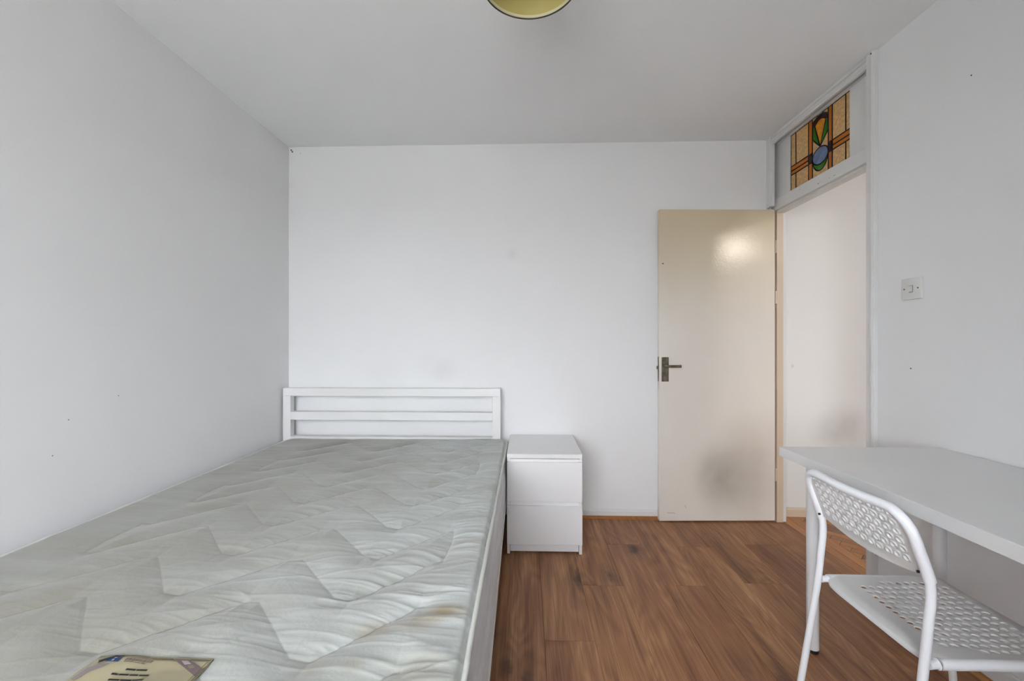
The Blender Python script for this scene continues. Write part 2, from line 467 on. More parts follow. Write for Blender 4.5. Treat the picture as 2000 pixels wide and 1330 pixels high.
# hall parquet
hf = struct('floor_hall', nb(XH, HXR + .1, HYF - .1, HYB + .1, -.09, -.004), m_parq_gap, 'golden herringbone parquet of the hallway', 'floor')
def clip(poly, ax, lim, keep_gt):
    out = []
    for i in range(len(poly)):
        p, q = poly[i], poly[(i + 1) % len(poly)]
        ip = (p[ax] > lim) == keep_gt; iq = (q[ax] > lim) == keep_gt
        if ip: out.append(p)
        if ip != iq:
            t = (lim - p[ax]) / (q[ax] - p[ax]); out.append((p[0] + (q[0] - p[0]) * t, p[1] + (q[1] - p[1]) * t))
    return out
def area(p): return abs(sum(p[i][0] * p[(i + 1) % len(p)][1] - p[(i + 1) % len(p)][0] * p[i][1] for i in range(len(p)))) / 2
bw = .0555
rest = bmesh.new()
c45 = math.sqrt(.5)
gp = .0011 / bw
for r in range(-60, 90):
    for mm in range(-12, 12):
        for vert in (0, 1):
            if vert: q = [(r + 8 * mm, r + 1), (r + 1 + 8 * mm, r + 1), (r + 1 + 8 * mm, r + 5), (r + 8 * mm, r + 5)]
            else: q = [(r + 8 * mm, r), (r + 4 + 8 * mm, r), (r + 4 + 8 * mm, r + 1), (r + 8 * mm, r + 1)]
            cx = sum(a for a, _ in q) / 4; cy = sum(b for _, b in q) / 4
            q = [(a + (gp if a < cx else -gp), b + (gp if b < cy else -gp)) for a, b in q]
            w = [((a * c45 - b * c45) * bw + 1.962, (a * c45 + b * c45) * bw + .3) for a, b in q]
            pc = ((cx * c45 - cy * c45) * bw + 1.962, (cx * c45 + cy * c45) * bw + .3)
            if not (1.6 < pc[0] < HXR + .2 and HYF - .2 < pc[1] < HYB + .2): continue
            for ax, lim, kg in ((0, 1.7585, True), (0, HXR, False), (1, HYF, True), (1, HYB - .001, False)):
                if w: w = clip(w, ax, lim, kg)
            if len(w) < 3 or area(w) < 2e-5: continue
            if 1.75 < pc[0] < 2.45 and 1.75 < pc[1]:
                b2 = prism(bmesh.new(), w, 'z', -.004, 0)
                o = obj('parquet_block', b2, m_parq, hf, origin=(pc[0], pc[1], 0))
                # grain along the block
                a = R(-45) if vert == 0 else R(45)
                o.data.transform(Matrix.Rotation(a, 4, 'Z')); o.rotation_euler.z = -a
            else:
                prism(rest, w, 'z', -.004, 0)
ro = obj('parquet_field', rest, m_parq, hf); ro['kind'] = 'stuff'
for k, xx in enumerate((XH + .0008, 1.6985)):
    y = HYF + .13 * k
    while y < HYB - .01:
        y2 = min(y + .62, HYB - .002)
        obj('border_board', nb(xx, xx + .0585, y + .0008, y2 - .0008, -.004, 0), m_parq, hf, origin=(xx + .03, (y + y2) / 2, 0))
        y = y2

# ------------------------------------------------------------------ skirting + oak scotia
def skirting(name, p0, p1, nrm, h, mat, label):
    """runs from p0 to p1 (x,y) against the wall, nrm points into the room"""
    d = (Vector(p1) - Vector(p0)); L = d.length; d.normalize(); nv = Vector(nrm)
    bm = bmesh.new()
    prof = [(0, .0), (.014, .0), (.014, h - .012), (.011, h - .004), (.006, h), (0, h)]
    A = []; B = []
    for o_, z in prof:
        a = Vector(p0) + nv * o_; b = Vector(p1) + nv * o_
        A.append(bm.verts.new((a.x, a.y, z))); B.append(bm.verts.new((b.x, b.y, z)))
    n_ = len(prof); bm.faces.new(A); bm.faces.new(B[::-1])
    for i in range(n_): bm.faces.new((A[i], B[i], B[(i + 1) % n_], A[(i + 1) % n_]))
    bmesh.ops.recalc_face_normals(bm, faces=bm.faces)
    return struct(name, bm, mat, label, 'skirting')
def scotia(name, p0, p1, nrm, label, s=.017, off=.014):
    nv = Vector(nrm); bm = bmesh.new()
    prof = [(off, 0.0005), (off + s, 0.0005), (off + s, .003)] + [(off + s - s * .95 * math.sin(a), .003 + (s - .003) * (1 - math.cos(a))) for a in (R(30), R(60))] + [(off + .002, s), (off, s)]
    A = []; B = []
    for o_, z in prof:
        a = Vector(p0) + nv * o_; b = Vector(p1) + nv * o_
        A.append(bm.verts.new((a.x, a.y, z))); B.append(bm.verts.new((b.x, b.y, z)))
    n_ = len(prof); bm.faces.new(A); bm.faces.new(B[::-1])
    for i in range(n_): bm.faces.new((A[i], B[i], B[(i + 1) % n_], A[(i + 1) % n_]))
    bmesh.ops.recalc_face_normals(bm, faces=bm.faces)
    return struct(name, bm, m_beading, label, 'beading')
skirting('baseboard_back', (XL, YB), (1.54, YB), (0, -1), .055, m_trim, 'low white skirting along the back wall')
scotia('trim_5', (XL, YB), (1.54, YB), (0, -1), 'golden oak beading along the foot of the back wall')
skirting('baseboard_right', (XR, WY), (XR, 1.938), (-1, 0), .075, m_trim, 'white skirting along the foot of the right wall')
scotia('trim_6', (XR, WY), (XR, 1.938), (-1, 0), 'golden oak beading along the foot of the right wall')
skirting('baseboard_left', (XL, WY), (XL, YB), (1, 0), .055, m_trim, 'white skirting behind the bed on the left wall')
skirting('baseboard_hall', (XH, HYB), (HXR, HYB), (0, -1), .056, m_cream, 'aged cream skirting on the hallway wall')

# ------------------------------------------------------------------ doorway frame
DZ = 1.972     # underside of the transom rail
def moulded(bm, y0, y1, z0, z1, face, horiz=False):
    """architrave face on the plane x=XR, three steps"""
    if not horiz:
        w = y1 - y0
        box(bm, face, XR + .001, y0, y1, z0, z1, .002)
        box(bm, face - .006, face + .001, y0 + w * .10, y0 + w * .42, z0, z1, .0025, 2)
        box(bm, face - .003, face + .001, y0 + w * .52, y0 + w * .78, z0, z1, .0015, 1)
    else:
        w = z1 - z0
        box(bm, face, XR + .001, y0, y1, z0, z1, .002)
        box(bm, face - .006, face + .001, y0, y1, z0 + w * .58, z0 + w * .90, .0025, 2)
        box(bm, face - .003, face + .001, y0, y1, z0 + w * .22, z0 + w * .48, .0015, 1)
    return bm
bm = bmesh.new()
box(bm, 1.541, XR + .001, 1.94, YD0, 0, H, .002); box(bm, 1.535, 1.543, 1.943, 1.957, 0, H, .003, 2)
tr = struct('trim_1', bm, m_trim, 'white architrave on the right side of the doorway', 'architrave')
struct('trim_2', moulded(bmesh.new(), 2.725, 2.789, 1.988, H, 1.543), m_trim, 'white moulded architrave above the open door in the corner', 'architrave')
struct('trim_3', moulded(bmesh.new(), YD0, 2.725, 2.376, H, 1.543, True), m_trim, 'white moulded head trim above the stained glass', 'architrave')
# jambs / lining
bm = bmesh.new()
box(bm, XR + .001, XH + .01, YD0 - .03, YD0, 0, DZ, .001)
box(bm, XR + .05, XH + .008, YD0, YD0 + .012, 0, DZ, .001)
struct('trim_4', bm, m_trim, 'white door lining on the latch side of the doorway', 'door frame')
bm = bmesh.new()
box(bm, XR + .0255, XH - .012, YD1 - .006, YD1 + .03, 0, DZ, .001)
struct('trim_7', bm, m_cream, 'yellowed cream door lining on the hinge side', 'door frame')
struct('trim_8', nb(XH - .012, XH + .012, YD1 + .004, YD1 + .05, 0, DZ, .001), m_trim, 'white edge of the door lining on the hallway side', 'door frame')

# ------------------------------------------------------------------ transom with stained glass
GX = 1.598
GY0, GY1, GZ0, GZ1 = 2.147, 2.623, 2.035, 2.376
bm = bmesh.new()
box(bm, GX - .008, GX + .012, YD0 - .03, GY0, GZ0 - .002, GZ1 + .054)          # blank boards left and right of the glass
box(bm, GX - .008, GX + .012, GY1, YD1 + .03, GZ0 - .002, GZ1 + .054)
box(bm, GX - .008, GX + .012, GY0, GY1, GZ1, GZ1 + .054)
box(bm, 1.572, XH + .008, YD0 - .03, YD1 + .03, DZ - .006, GZ0, .003, 2)    # rail
box(bm, 1.590, XH, YD0 - .03, YD1 + .03, DZ - .020, DZ - .004, .002)          # stop under the rail
box(bm, 1.578, GX - .006, YD0, YD1 - .01, GZ1 + .004, GZ1 + .030, .003, 2)
tw = struct('window_1', bm, m_trim, 'white framed stained-glass transom light over the doorway', 'window')

def glass_mat(name, col, tex=60, bump=.5, dark=1.0):
    m = M(name); co = m.coord()
    f = m.noise(co, tex, 3, .6)
    lo = tuple(k * .72 for k in col[:3]) + (1,); hi = tuple(min(1, k * 1.12) for k in col[:3]) + (1,)
    c = m.ramp(f, [(.3, lo), (.7, hi)])
    tr_ = m.n('ShaderNodeBsdfTranslucent'); df = m.n('ShaderNodeBsdfDiffuse'); gl = m.n('ShaderNodeBsdfGlossy')
    gl.inputs['Roughness'].default_value = .12
    m.l(c, tr_.inputs[0]); m.l(c, df.inputs[0])
    b = m.n('ShaderNodeBump'); b.inputs['Strength'].default_value = bump; b.inputs['Distance'].default_value = .003
    m.l(m.noise(co, tex * 1.5, 3, .6), b.inputs['Height'])
    for q in (tr_, df, gl): m.l(b.outputs[0], q.inputs['Normal'])
    m1 = m.n('ShaderNodeMixShader'); m1.inputs[0].default_value = .42; m.l(tr_.outputs[0], m1.inputs[1]); m.l(df.outputs[0], m1.inputs[2])
    m2 = m.n('ShaderNodeMixShader'); m2.inputs[0].default_value = .06; m.l(m1.outputs[0], m2.inputs[1]); m.l(gl.outputs[0], m2.inputs[2])
    m.l(m2.outputs[0], m.out.inputs[0])
    return m.m
g_clear = glass_mat('amber_cathedral_glass', srgb(236, 208, 158), 70)
g_orange = glass_mat('orange_glass', srgb(222, 150, 66), 190)
g_green = glass_mat('green_glass', srgb(66, 150, 36), 50)
g_blue = glass_mat('pale_blue_glass', srgb(140, 160, 194), 20, .2)
g_yellow = glass_mat('golden_yellow_glass', srgb(236, 178, 54), 60)
g_maroon = glass_mat('dark_maroon_glass', srgb(70, 28, 26), 40)
m_lead = paint('dark_lead_came', srgb(30, 22, 20), .5, .05, .2, 200)

# positions along the glass, u = 0 at the left (far end, large y)
def gp_(u, v): return (GY1 - (GY1 - GY0) * u, GZ0 + (GZ1 - GZ0) * v)
U = [0, .115, .365, .44, .70, .765, .935, 1.0]
U = [0, .100, .335, .405, .665, .727, .925, 1.0]
V = [0, .302, .372, .452, 1]
panes = []
for a, b in ((0, 1), (1, 2), (5, 6), (6, 7)):
    panes += [(g_clear, [(U[a], 0), (U[b], 0), (U[b], V[1]), (U[a], V[1])]), (g_clear, [(U[a], V[3]), (U[b], V[3]), (U[b], 1), (U[a], 1)])]
for a, b in ((0, 2), (5, 7)):
    panes += [(g_orange, [(U[a], V[1]), (U[b], V[1]), (U[b], V[2]), (U[a], V[2])]), (g_orange, [(U[a], V[2]), (U[b], V[2]), (U[b], V[3]), (U[a], V[3])])]
for a, b in ((2, 3), (4, 5)):
    panes += [(g_orange, [(U[a], 0), (U[b], 0), (U[b], V[1]), (U[a], V[1])]), (g_maroon, [(U[a], V[1]), (U[b], V[1]), (U[b], V[3]), (U[a], V[3])]),
              (g_orange, [(U[a], V[3]), (U[b], V[3]), (U[b], 1), (U[a], 1)])]
# middle panel in local (p, v)
def cp(p, v): return (U[3] + (U[4] - U[3]) * p, v)
def arc(cx, cy, rx, ry, a0, a1, n=14): return [(cx + rx * math.cos(R(a0 + (a1 - a0) * k / n)), cy + ry * math.sin(R(a0 + (a1 - a0) * k / n))) for k in range(n + 1)]
ap = (.5, .475)
cen = []
ccx, ccy, crx, cry = .5, .335, .5, .135
circ = arc(ccx, ccy, crx, cry, 0, 360, 28)[:-1]
cen.append((g_blue, circ))
low = arc(ccx, ccy, crx, cry, 180, 360, 14)
low2 = arc(.5, .335, .5, .235, 360, 180, 14)
cen.append((g_green, low + low2[1:-1]))
bot = arc(.5, .335, .5, .235, 180, 360, 14)
cen.append((g_clear, bot + [(1, 0), (0, 0)]))
cen.append((g_clear, [(0, .335)] + arc(ccx, ccy, crx, cry, 175, 92, 8) + [ap, (0, .665)]))
cen.append((g_clear, [(1, .335), (1, .665), ap] + arc(ccx, ccy, crx, cry, 88, 5, 8)))
cen.append((g_green, [ap, (.14, .86), (0, .87), (0, .665)]))
cen.append((g_green, [ap, (1, .665), (1, .84), (.86, .86)]))
cen.append((g_yellow, [ap, (.86, .86), (.62, .915), (.38, .915), (.14, .86)]))
cen.append((g_maroon, [(0, .87), (.14, .86), (.38, .915), (.62, .915), (.86, .86), (1, .84), (1, .915), (.66, .985), (.34, .985), (0, .93)]))
cen.append((g_clear, [(0, .93), (.34, .985), (.36, 1), (0, 1)]))
cen.append((g_clear, [(.66, .985), (1, .915), (1, 1), (.64, 1)]))
panes += [(mt, [cp(*q) for q in pts]) for mt, pts in cen]
lead = bmesh.new()
for mt, pts in panes:
    P = [gp_(*q) for q in pts]
    cx = sum(p[0] for p in P) / len(P); cz = sum(p[1] for p in P) / len(P)
    bm = prism(bmesh.new(), P, 'x', GX, GX + .003)
    obj('pane', bm, mt, tw, origin=(GX, cx, cz))
    # came along the outline
    for i in range(len(P)):
        p, q = P[i], P[(i + 1) % len(P)]
        if math.dist(p, q) < 1e-4: continue
        tube(lead, [(GX + .0012, p[0], p[1]), (GX + .0012, q[0], q[1])], .0038, 6)
obj('lead_came', lead, m_lead, tw)

# ------------------------------------------------------------------ door
PH, PF = Vector((1.578, 2.752)), Vector((.846, 2.725))     # hinge and free end of the visible face
dv = (PF - PH); dl = dv.length; dv.normalize(); nn = Vector((-dv.y, dv.x))   # outward
if nn.y > 0: nn = -nn
def dpt(s, o, z): p = PH + dv * s + nn * o; return Vector((p.x, p.y, z))
bm = bmesh.new()
T = .036
vs = [dpt(s, o, z) for z in (.008, 1.975) for s, o in ((0, 0), (dl, 0), (dl, -T), (0, -T))]
vv = [bm.verts.new(v) for v in vs]
for f in ((0, 1, 2, 3), (4, 7, 6, 5), (0, 4, 5, 1), (1, 5, 6, 2), (2, 6, 7, 3), (3, 7, 4, 0)): bm.faces.new([vv[i] for i in f])
bmesh.ops.recalc_face_normals(bm, faces=bm.faces)
bmesh.ops.bevel(bm, geom=bm.edges[:], offset=.003, segments=2, affect='EDGES')
door = struct('door_1', bm, m_door, 'open flush cream door standing against the back wall', 'door', smooth=True)
def dbox(bm, s0, s1, o0, o1, z0, z1, bev=0):
    b2 = bmesh.new()
    vs = [dpt(s, o, z) for z in (z0, z1) for s, o in ((s0, o0), (s1, o0), (s1, o1), (s0, o1))]
    vv = [b2.verts.new(v) for v in vs]
    for f in ((0, 1, 2, 3), (4, 7, 6, 5), (0, 4, 5, 1), (1, 5, 6, 2), (2, 6, 7, 3), (3, 7, 4, 0)): b2.faces.new([vv[i] for i in f])
    bmesh.ops.recalc_face_normals(b2, faces=b2.faces)
    if bev: bmesh.ops.bevel(b2, geom=b2.edges[:], offset=bev, segments=2, affect='EDGES')
    me = bpy.data.meshes.new('t'); b2.to_mesh(me); b2.free(); bm.from_mesh(me); bpy.data.meshes.remove(me)
    return bm
sH = dl - .035         # handle plate centre along the leaf
hp = obj('handle_plate', dbox(bmesh.new(), sH - .022, sH + .022, .0002, .006, .888, 1.042, .0015), m_metal, door, smooth=True)
hz = .985
bm = tube(bmesh.new(), [dpt(sH + .001, .005, hz), dpt(sH + .001, .016, hz), dpt(sH + .001, .017, hz)], [.014, .012, .008], 20)
obj('collar', bm, m_metal, hp, smooth=True)
hl = [dpt(sH, .014, hz + .001), dpt(sH, .038, hz + .001), dpt(sH - .006, .047, hz + .001), dpt(sH - .02, .050, hz + .001), dpt(sH - .06, .050, hz + .001), dpt(sH - .082, .048, hz + .002)]
obj('door_handle', tube(bmesh.new(), catmull(hl, 6), [.008] * 18 + [.0085] * 6 + [.0085 + .0012 * k / 7 for k in range(7)], 14), m_metal, hp, smooth=True)
for zz in (1.028, .902):
    obj('screw', tube(bmesh.new(), [dpt(sH, .005, zz), dpt(sH, .0072, zz)], .0035, 12), m_metal, hp)
lp = obj('latch_plate', dbox(bmesh.new(), dl - .001, dl + .0012, -.030, -.008, .888, 1.045, .0004), m_metal, door)
obj('latch_bolt', dbox(bmesh.new(), dl + .001, dl + .011, -.026, -.013, .965, .985, .002), m_metal, lp)
for zz in (.93, .955, 1.012, 1.03):
    obj('screw', tube(bmesh.new(), [dpt(dl + .001, -.019, zz), dpt(dl + .002, -.019, zz)], .003, 10), m_black, lp)
for zz in (1.74, .30, 1.42):
    obj('hinge', tube(bmesh.new(), [dpt(-.004, .001, zz - .04), dpt(-.004, .001, zz + .04)], .005, 12), m_cream, door, smooth=True)
obj('nail_hole', tube(bmesh.new(), [dpt(dl - .022, .0001, 1.632), dpt(dl - .022, .0008, 1.632)], .0042, 12), m_dark, door)
def scuff(pts, w):
    return tube(bmesh.new(), catmull([dpt(dl - a, .0004, z) for a, z in pts], 5), w, 5)
m_scuff = paint('grey_scuff', srgb(120, 112, 98), .7, .1, 0)
obj('scuff_mark', scuff([(.050, .062), (.066, .058), (.080, .060), (.098, .056)], .0011), m_scuff, door)
obj('scuff_mark', scuff([(.160, .108), (.164, .098), (.168, .090)], .0009), m_scuff, door)

# ------------------------------------------------------------------ tiny marks on walls
for y, z, r in ((1.545, 2.07, .0022), (1.78, 1.03, .0025)):
    obj('nail_hole', cyl(bmesh.new(), (XR - .0012, y, z), r, .0014, 'x', 10), m_dark, wr)
for x_, z_ in ((-1.552, 2.41), (-1.545, 2.399), (-1.49, 2.389)):
    obj('paint_chip', cyl(bmesh.new(), (x_, YB - .0012, z_), .005 if x_ < -1.5 else .002, .0016, 'y', 7), m_dark, wb)
for y, z in ((1.60, .93), (1.42, .87), (1.37, .76)):
    obj('nail_hole', cyl(bmesh.new(), (XL - .0002, y, z), .0018, .0014, 'x', 8), m_scuff, wl)

obj('paint_chip', cyl(bmesh.new(), (1.5345, 1.949, 2.418), .004, .003, 'x', 6), m_dark, tr)
for y, z, a, b_ in ((2.345, 1.988, .004, .0015), (2.33, 1.990, .002, .001), (2.26, 1.985, .003, .0008), (2.225, 1.985, .007, .0008), (2.50, 2.012, .0015, .0015)):
    obj('paint_chip', nb(1.5712, 1.5722, y - a, y + a, z - b_, z + b_), m_dark, tw)

# ------------------------------------------------------------------ light switch
ls = thing('light_switch', (XR, 1.768, 1.311), 'square white single light switch on the right wall above the desk', 'switch')
bm = bmesh.new(); box(bm, XR - .010, XR - .0002, 1.725, 1.811, 1.309, 1.394, .0025, 2)
obj('face_plate', bm, m_switch, ls, smooth=True)
b = bmesh.new(); box(b, XR - .0145, XR - .008, 1.7615, 1.7765, 1.339, 1.363, .001)
for v in b.verts:
    if v.co.x < XR - .012 and v.co.z < 1.35: v.co.x -= .0025
obj('rocker', b, m_switch, ls)
obj('rocker_surround', nb(XR - .0104, XR - .009, 1.7595, 1.7785, 1.3365, 1.3645), paint('grey_shadow_gap', g(.18), .6, 0, 0), ls)
for yy in (1.738, 1.799):
    obj('screw', cyl(bmesh.new(), (XR - .0108, yy, 1.352), .0028, .002, 'x', 14), m_black, ls)

# ------------------------------------------------------------------ pendant lamp
LX, LY, LZ, LR = .0135, 1.19, 2.137, .138
lamp = thing('pendant_lamp', (LX, LY, LZ), 'round ceiling lamp shade with olive-yellow inside and thin dark rim', 'lamp')
def shade_mat():
    m = M('olive_lampshade_lining'); co = m.coord()
    c = m.ramp(m.noise(co, 9, 3, .5), [(.3, srgb(176, 160, 96)), (.7, srgb(186, 174, 108))])
    m.bsdf(Base_Color=c, Roughness=.5, Specular_IOR_Level=.4)
    return m.m
m_shade = shade_mat()
m_shade_out = paint('pale_shade_outside', srgb(196, 190, 160), .6, .03, .1)
m_rim = paint('dark_olive_rim', srgb(58, 54, 40), .4, 0, 0)
bt = LZ + .20
obj('shade_lining', lathe(bmesh.new(), [(LR - .004, LZ + .003), (LR - .005, LZ + .003), (LR * .62 - .001, bt), (LR * .62, bt)], LX, LY, 96), m_shade, lamp, smooth=True)
obj('lamp_shade', lathe(bmesh.new(), [(LR - .003, LZ + .003), (LR - .0015, LZ + .003), (LR * .62 + .0015, bt), (LR * .62 + .0005, bt)], LX, LY, 96), m_shade_out, lamp, smooth=True)
obj('shade_rim', lathe(bmesh.new(), [(LR + .0018 * math.cos(a) - .0015, LZ + .002 + .0024 * math.sin(a)) for a in [k * math.pi / 4 for k in range(8)]], LX, LY, 96), m_rim, lamp, smooth=True)
obj('inner_hem', lathe(bmesh.new(), [(LR - .0045, LZ + .0015), (LR - .0065, LZ + .0018), (LR - .0085, LZ + .008), (LR - .0065, LZ + .0082)], LX, LY, 96), paint('pale_hem', srgb(200, 196, 160), .6, 0, 0), lamp, smooth=True)
obj('top_disc', lathe(bmesh.new(), [(.018, bt - .002), (LR * .62, bt - .002), (LR * .62, bt), (.018, bt)], LX, LY, 48), m_shade, lamp)
obj('lamp_holder', cyl(bmesh.new(), (LX, LY, bt - .06), .018, .062, 'z', 24, .003), m_switch, lamp, smooth=True)
obj('bulb', lathe(bmesh.new(), [(.001, bt - .135), (.014, bt - .132), (.026, bt - .118), (.030, bt - .102), (.026, bt - .085), (.015, bt - .068), (.013, bt - .055), (.001, bt - .055)], LX, LY, 32, False), paint('frosted_bulb', g(.85), .3, 0, 0), lamp, smooth=True)
obj('cable', cyl(bmesh.new(), (LX, LY, bt), .003, H - bt - .02, 'z', 10), m_switch, lamp)
obj('ceiling_rose', cyl(bmesh.new(), (LX, LY, H - .024), .04, .0235, 'z', 32, .005), m_switch, lamp, smooth=True)

# ------------------------------------------------------------------ bed frame
bed = thing('bed_frame', (-.85, 2.69, 0), 'white slatted bed frame whose open headboard stands against the back wall', 'bed')
BX0, BX1, BYF, BYB = -1.553, -.156, 2.692, 2.738
for a, b_ in ((BX0, BX0 + .05), (BX1 - .052, BX1)):
    obj('headboard_post', nb(a, b_, BYF, BYB, 0, .792, .0015), m_headb, bed)
obj('top_rail', nb(BX0, BX1, BYF, BYB, .792, .842, .0015), m_headb, bed)
obj('middle_rail', nb(BX0 + .05, BX1 - .052, BYF, BYB, .639, .691, .0015), m_headb, bed)
obj('lower_rail', nb(BX0 + .05, BX1 - .052, BYF, BYB, .47, .533, .0015), m_headb, bed)
for a in (BX0 + .02, BX1 - .045):
    obj('side_rail', nb(a, a + .025, .68, BYF, .18, .262, .002), m_headb, bed)
obj('foot_rail', nb(BX0 + .045, BX1 - .045, .68, .705, .18, .262, .002), m_headb, bed)
for a in (BX0 + .045, BX1 - .095):
    obj('leg', nb(a, a + .05, .706, .756, 0, .18, .002), m_headb, bed)
m_slat = paint('pine_slat', srgb(200, 170, 120), .6, .05, .1)
for k in range(13):
    y = .76 + k * .148
    obj('slat', nb(BX0 + .046, BX1 - .046, y, y + .07, .25, .266), m_slat, bed)

# ------------------------------------------------------------------ mattress
MX0, MX1, MY0, MY1 = -1.500, -.116, .665, 2.678
MZ, MB = .517, .270
def vnoise(x, y, seed=0):
    xi = np.floor(x).astype(int); yi = np.floor(y).astype(int); fx = x - xi; fy = y - yi
    fx = fx * fx * (3 - 2 * fx); fy = fy * fy * (3 - 2 * fy)
    def h(a, b):
        n_ = (a * 374761393 + b * 668265263 + seed * 974634777) & 0x7fffffff
        n_ = ((n_ ^ (n_ >> 13)) * 1274126177) & 0x7fffffff
        return ((n_ ^ (n_ >> 16)) & 0xffff) / 65535.0
    return (h(xi, yi) * (1 - fx) + h(xi + 1, yi) * fx) * (1 - fy) + (h(xi, yi + 1) * (1 - fx) + h(xi + 1, yi + 1) * fx) * fy
def fbm(x, y, seed=0, o=3):
    s = 0; a = .5
    for k in range(o):
        s = s + a * vnoise(x * 2 ** k, y * 2 ** k, seed + k); a *= .5
    return s / (1 - .5 ** o)
def ridge(x, y, seed): return 1 - np.abs(2 * fbm(x, y, seed, 2) - 1)
PER, PK, AMP = .4265, -.655, .088
def tri(x):
    ph = 2 * np.pi * (x - PK) / PER
    return np.clip(1.16 * np.arcsin(.992 * np.cos(ph)) / math.asin(.992), -1, 1)
SX0, SX1 = -1.297, -.237
rows_y = [1.111 - .1985 * 3 + .1985 * k for k in range(11)]
def seamdist(x, y):
    d = np.full(x.shape, 9.0)
    wob = .006 * (vnoise(x * 7, y * 7, 5) - .5)
    xc = np.clip(x, SX0, SX1)
    for k, yb in enumerate(rows_y):
        ys = yb + AMP * tri(xc) + wob
        dy = np.abs(y - ys) * .76
        dx = np.abs(x - xc)
        d = np.minimum(d, np.hypot(dx, dy))
    for k in range(len(rows_y) - 1):
        if k in (3, 7):    # right-hand caps
            xe, s_ = SX1, 1
        elif k % 2 == 1:
            continue
        else:
            xe, s_ = SX0, -1
        y0 = rows_y[k] + AMP * float(tri(np.array(xe))); y1 = rows_y[k + 1] + AMP * float(tri(np.array(xe)))
        yc = np.clip(y, y0, y1); xe2 = xe + s_ * .008 * np.sin(np.pi * (yc - y0) / (y1 - y0)) + wob
        d = np.minimum(d, np.hypot(x - xe2, y - yc))
    return d
NU, NV = 500, 720
RC = .07
vv_ = np.linspace(0, 1, NV + 1); uu_ = np.linspace(0, 1, NU + 1)
Y1d = MY0 + (MY1 - MY0) * vv_
ins = np.zeros_like(Y1d)
for dist in (Y1d - MY0, MY1 - Y1d):
    q = np.clip(1 - dist / RC, 0, 1); ins = np.maximum(ins, RC * (1 - np.sqrt(1 - q * q)))
def edge_wave(y): return .006 * (fbm(y * 5, y * 0 + 3.3, 9) - .5)
XA = MX0 + ins + 2 * edge_wave(Y1d + 3); XB = MX1 - ins + edge_wave(Y1d)
Xg = XA[:, None] + (XB - XA)[:, None] * uu_[None, :]; Yg = np.repeat(Y1d[:, None], NU + 1, 1)
# far end edge slightly wavy
ed = np.minimum(np.minimum(Xg - XA[:, None], XB[:, None] - Xg), np.minimum(Yg - MY0, MY1 - Yg))
D = seamdist(Xg, Yg)
ph_ = 2 * np.pi * (Xg - PK) / PER
wS = .38 + .62 / (1 + np.exp(6 * np.sin(ph_)))          # the rising runs pull tight, the falling ones lie flat
wX = .55 + .45 * np.clip((Xg + 1.25) / .8, 0, 1)
groove = (-.0075 * np.exp(-(D / .010)) - .0070 * np.exp(-(D / .036) ** 2)) * wS * wX
puff = .006 * (1 - np.exp(-(D / .05) ** 2)) * wX
# pulls and creases run mostly across the bed (along x), slightly skewed
sk = Yg + .10 * (Xg + .6)
rm = np.clip((Xg + .42) / .25, 0, 1) * np.clip((-.125 - Xg) / .03, 0, 1)      # ruched strip by the right edge
near = np.exp(-(D / .05) ** 2)
r1 = ridge(Xg * 3.2, sk * 24, 21) ** 3
r2 = ridge(Xg * 5.0, sk * 42, 33) ** 2
r3 = ridge(Xg * 2.0, sk * 12, 44) ** 7
r4 = ridge(Xg * 3.4 + 5, sk * 30, 52) ** 9
r5 = ridge(Xg * 2.2 + 9, (Yg - .25 * Xg) * 17, 57) ** 9
wr_ = wX ** 2 * (.0024 * r1 * (.3 + .7 * near) + .0015 * r2 * (.15 + .6 * near + 1.1 * rm) + .0022 * r3 * (.5 + .5 * vnoise(Xg * 2, Yg * 2, 8)) + .0028 * rm * r1 + .0025 * r4 * (.3 + .7 * near + .4 * rm) + .0022 * r5)
lowf = .009 * (fbm(Xg * 2.3, Yg * 2.3, 3) - .5) + .0040 * (fbm(Xg * 6, Yg * 9, 14) - .5)
Zg = MZ + puff + groove + wr_ + lowf
# roll down to the piping
er = np.clip(1 - ed / .020, 0, 1)
Zg = Zg - .005 * er ** 2.0 + .004 - .005 * np.exp(-((ed - .006) / .004) ** 2)
Zg += .002 * np.clip(1 - ed / .16, 0, 1) * (1 - er)
Zg[ed < 1e-6] = MZ - .006
Zg -= .004 * np.clip(1 - ed / .012, 0, 1) * (ed > 1e-6)
co_ = np.stack([Xg, Yg, Zg], -1).reshape(-1, 3)
mat_base = Vector(((MX0 + MX1) / 2, (MY0 + MY1) / 2, MB))
mattress = thing('mattress', mat_base, 'worn off-white quilted double mattress, stained, lying on the bed frame', 'mattress')
co_ -= np.array(mat_base)
idx = np.arange((NU + 1) * (NV + 1)).reshape(NV + 1, NU + 1)
quads = np.stack([idx[:-1, :-1], idx[:-1, 1:], idx[1:, 1:], idx[1:, :-1]], -1).reshape(-1, 4)
me = bpy.data.meshes.new('quilted_top')
me.vertices.add(len(co_)); me.vertices.foreach_set('co', co_.astype(np.float32).ravel())
me.loops.add(quads.size); me.loops.foreach_set('vertex_index', quads.ravel().astype(np.int32))
me.polygons.add(len(quads)); me.polygons.foreach_set('loop_start', (np.arange(len(quads)) * 4).astype(np.int32))
me.update(calc_edges=True); me.validate()
me.shade_smooth()
at = me.attributes.new('seam', 'FLOAT', 'POINT'); at.data.foreach_set('value', D.astype(np.float32).ravel())
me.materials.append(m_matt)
# object coordinates in the materials are world-like: shift texture space through the mesh origin
top = bpy.data.objects.new('quilted_top', me); COL.objects.link(top); top.parent = mattress
# use true world placement for texture lookups
top.location = -mat_base
me.transform(Matrix.Translation(mat_base))

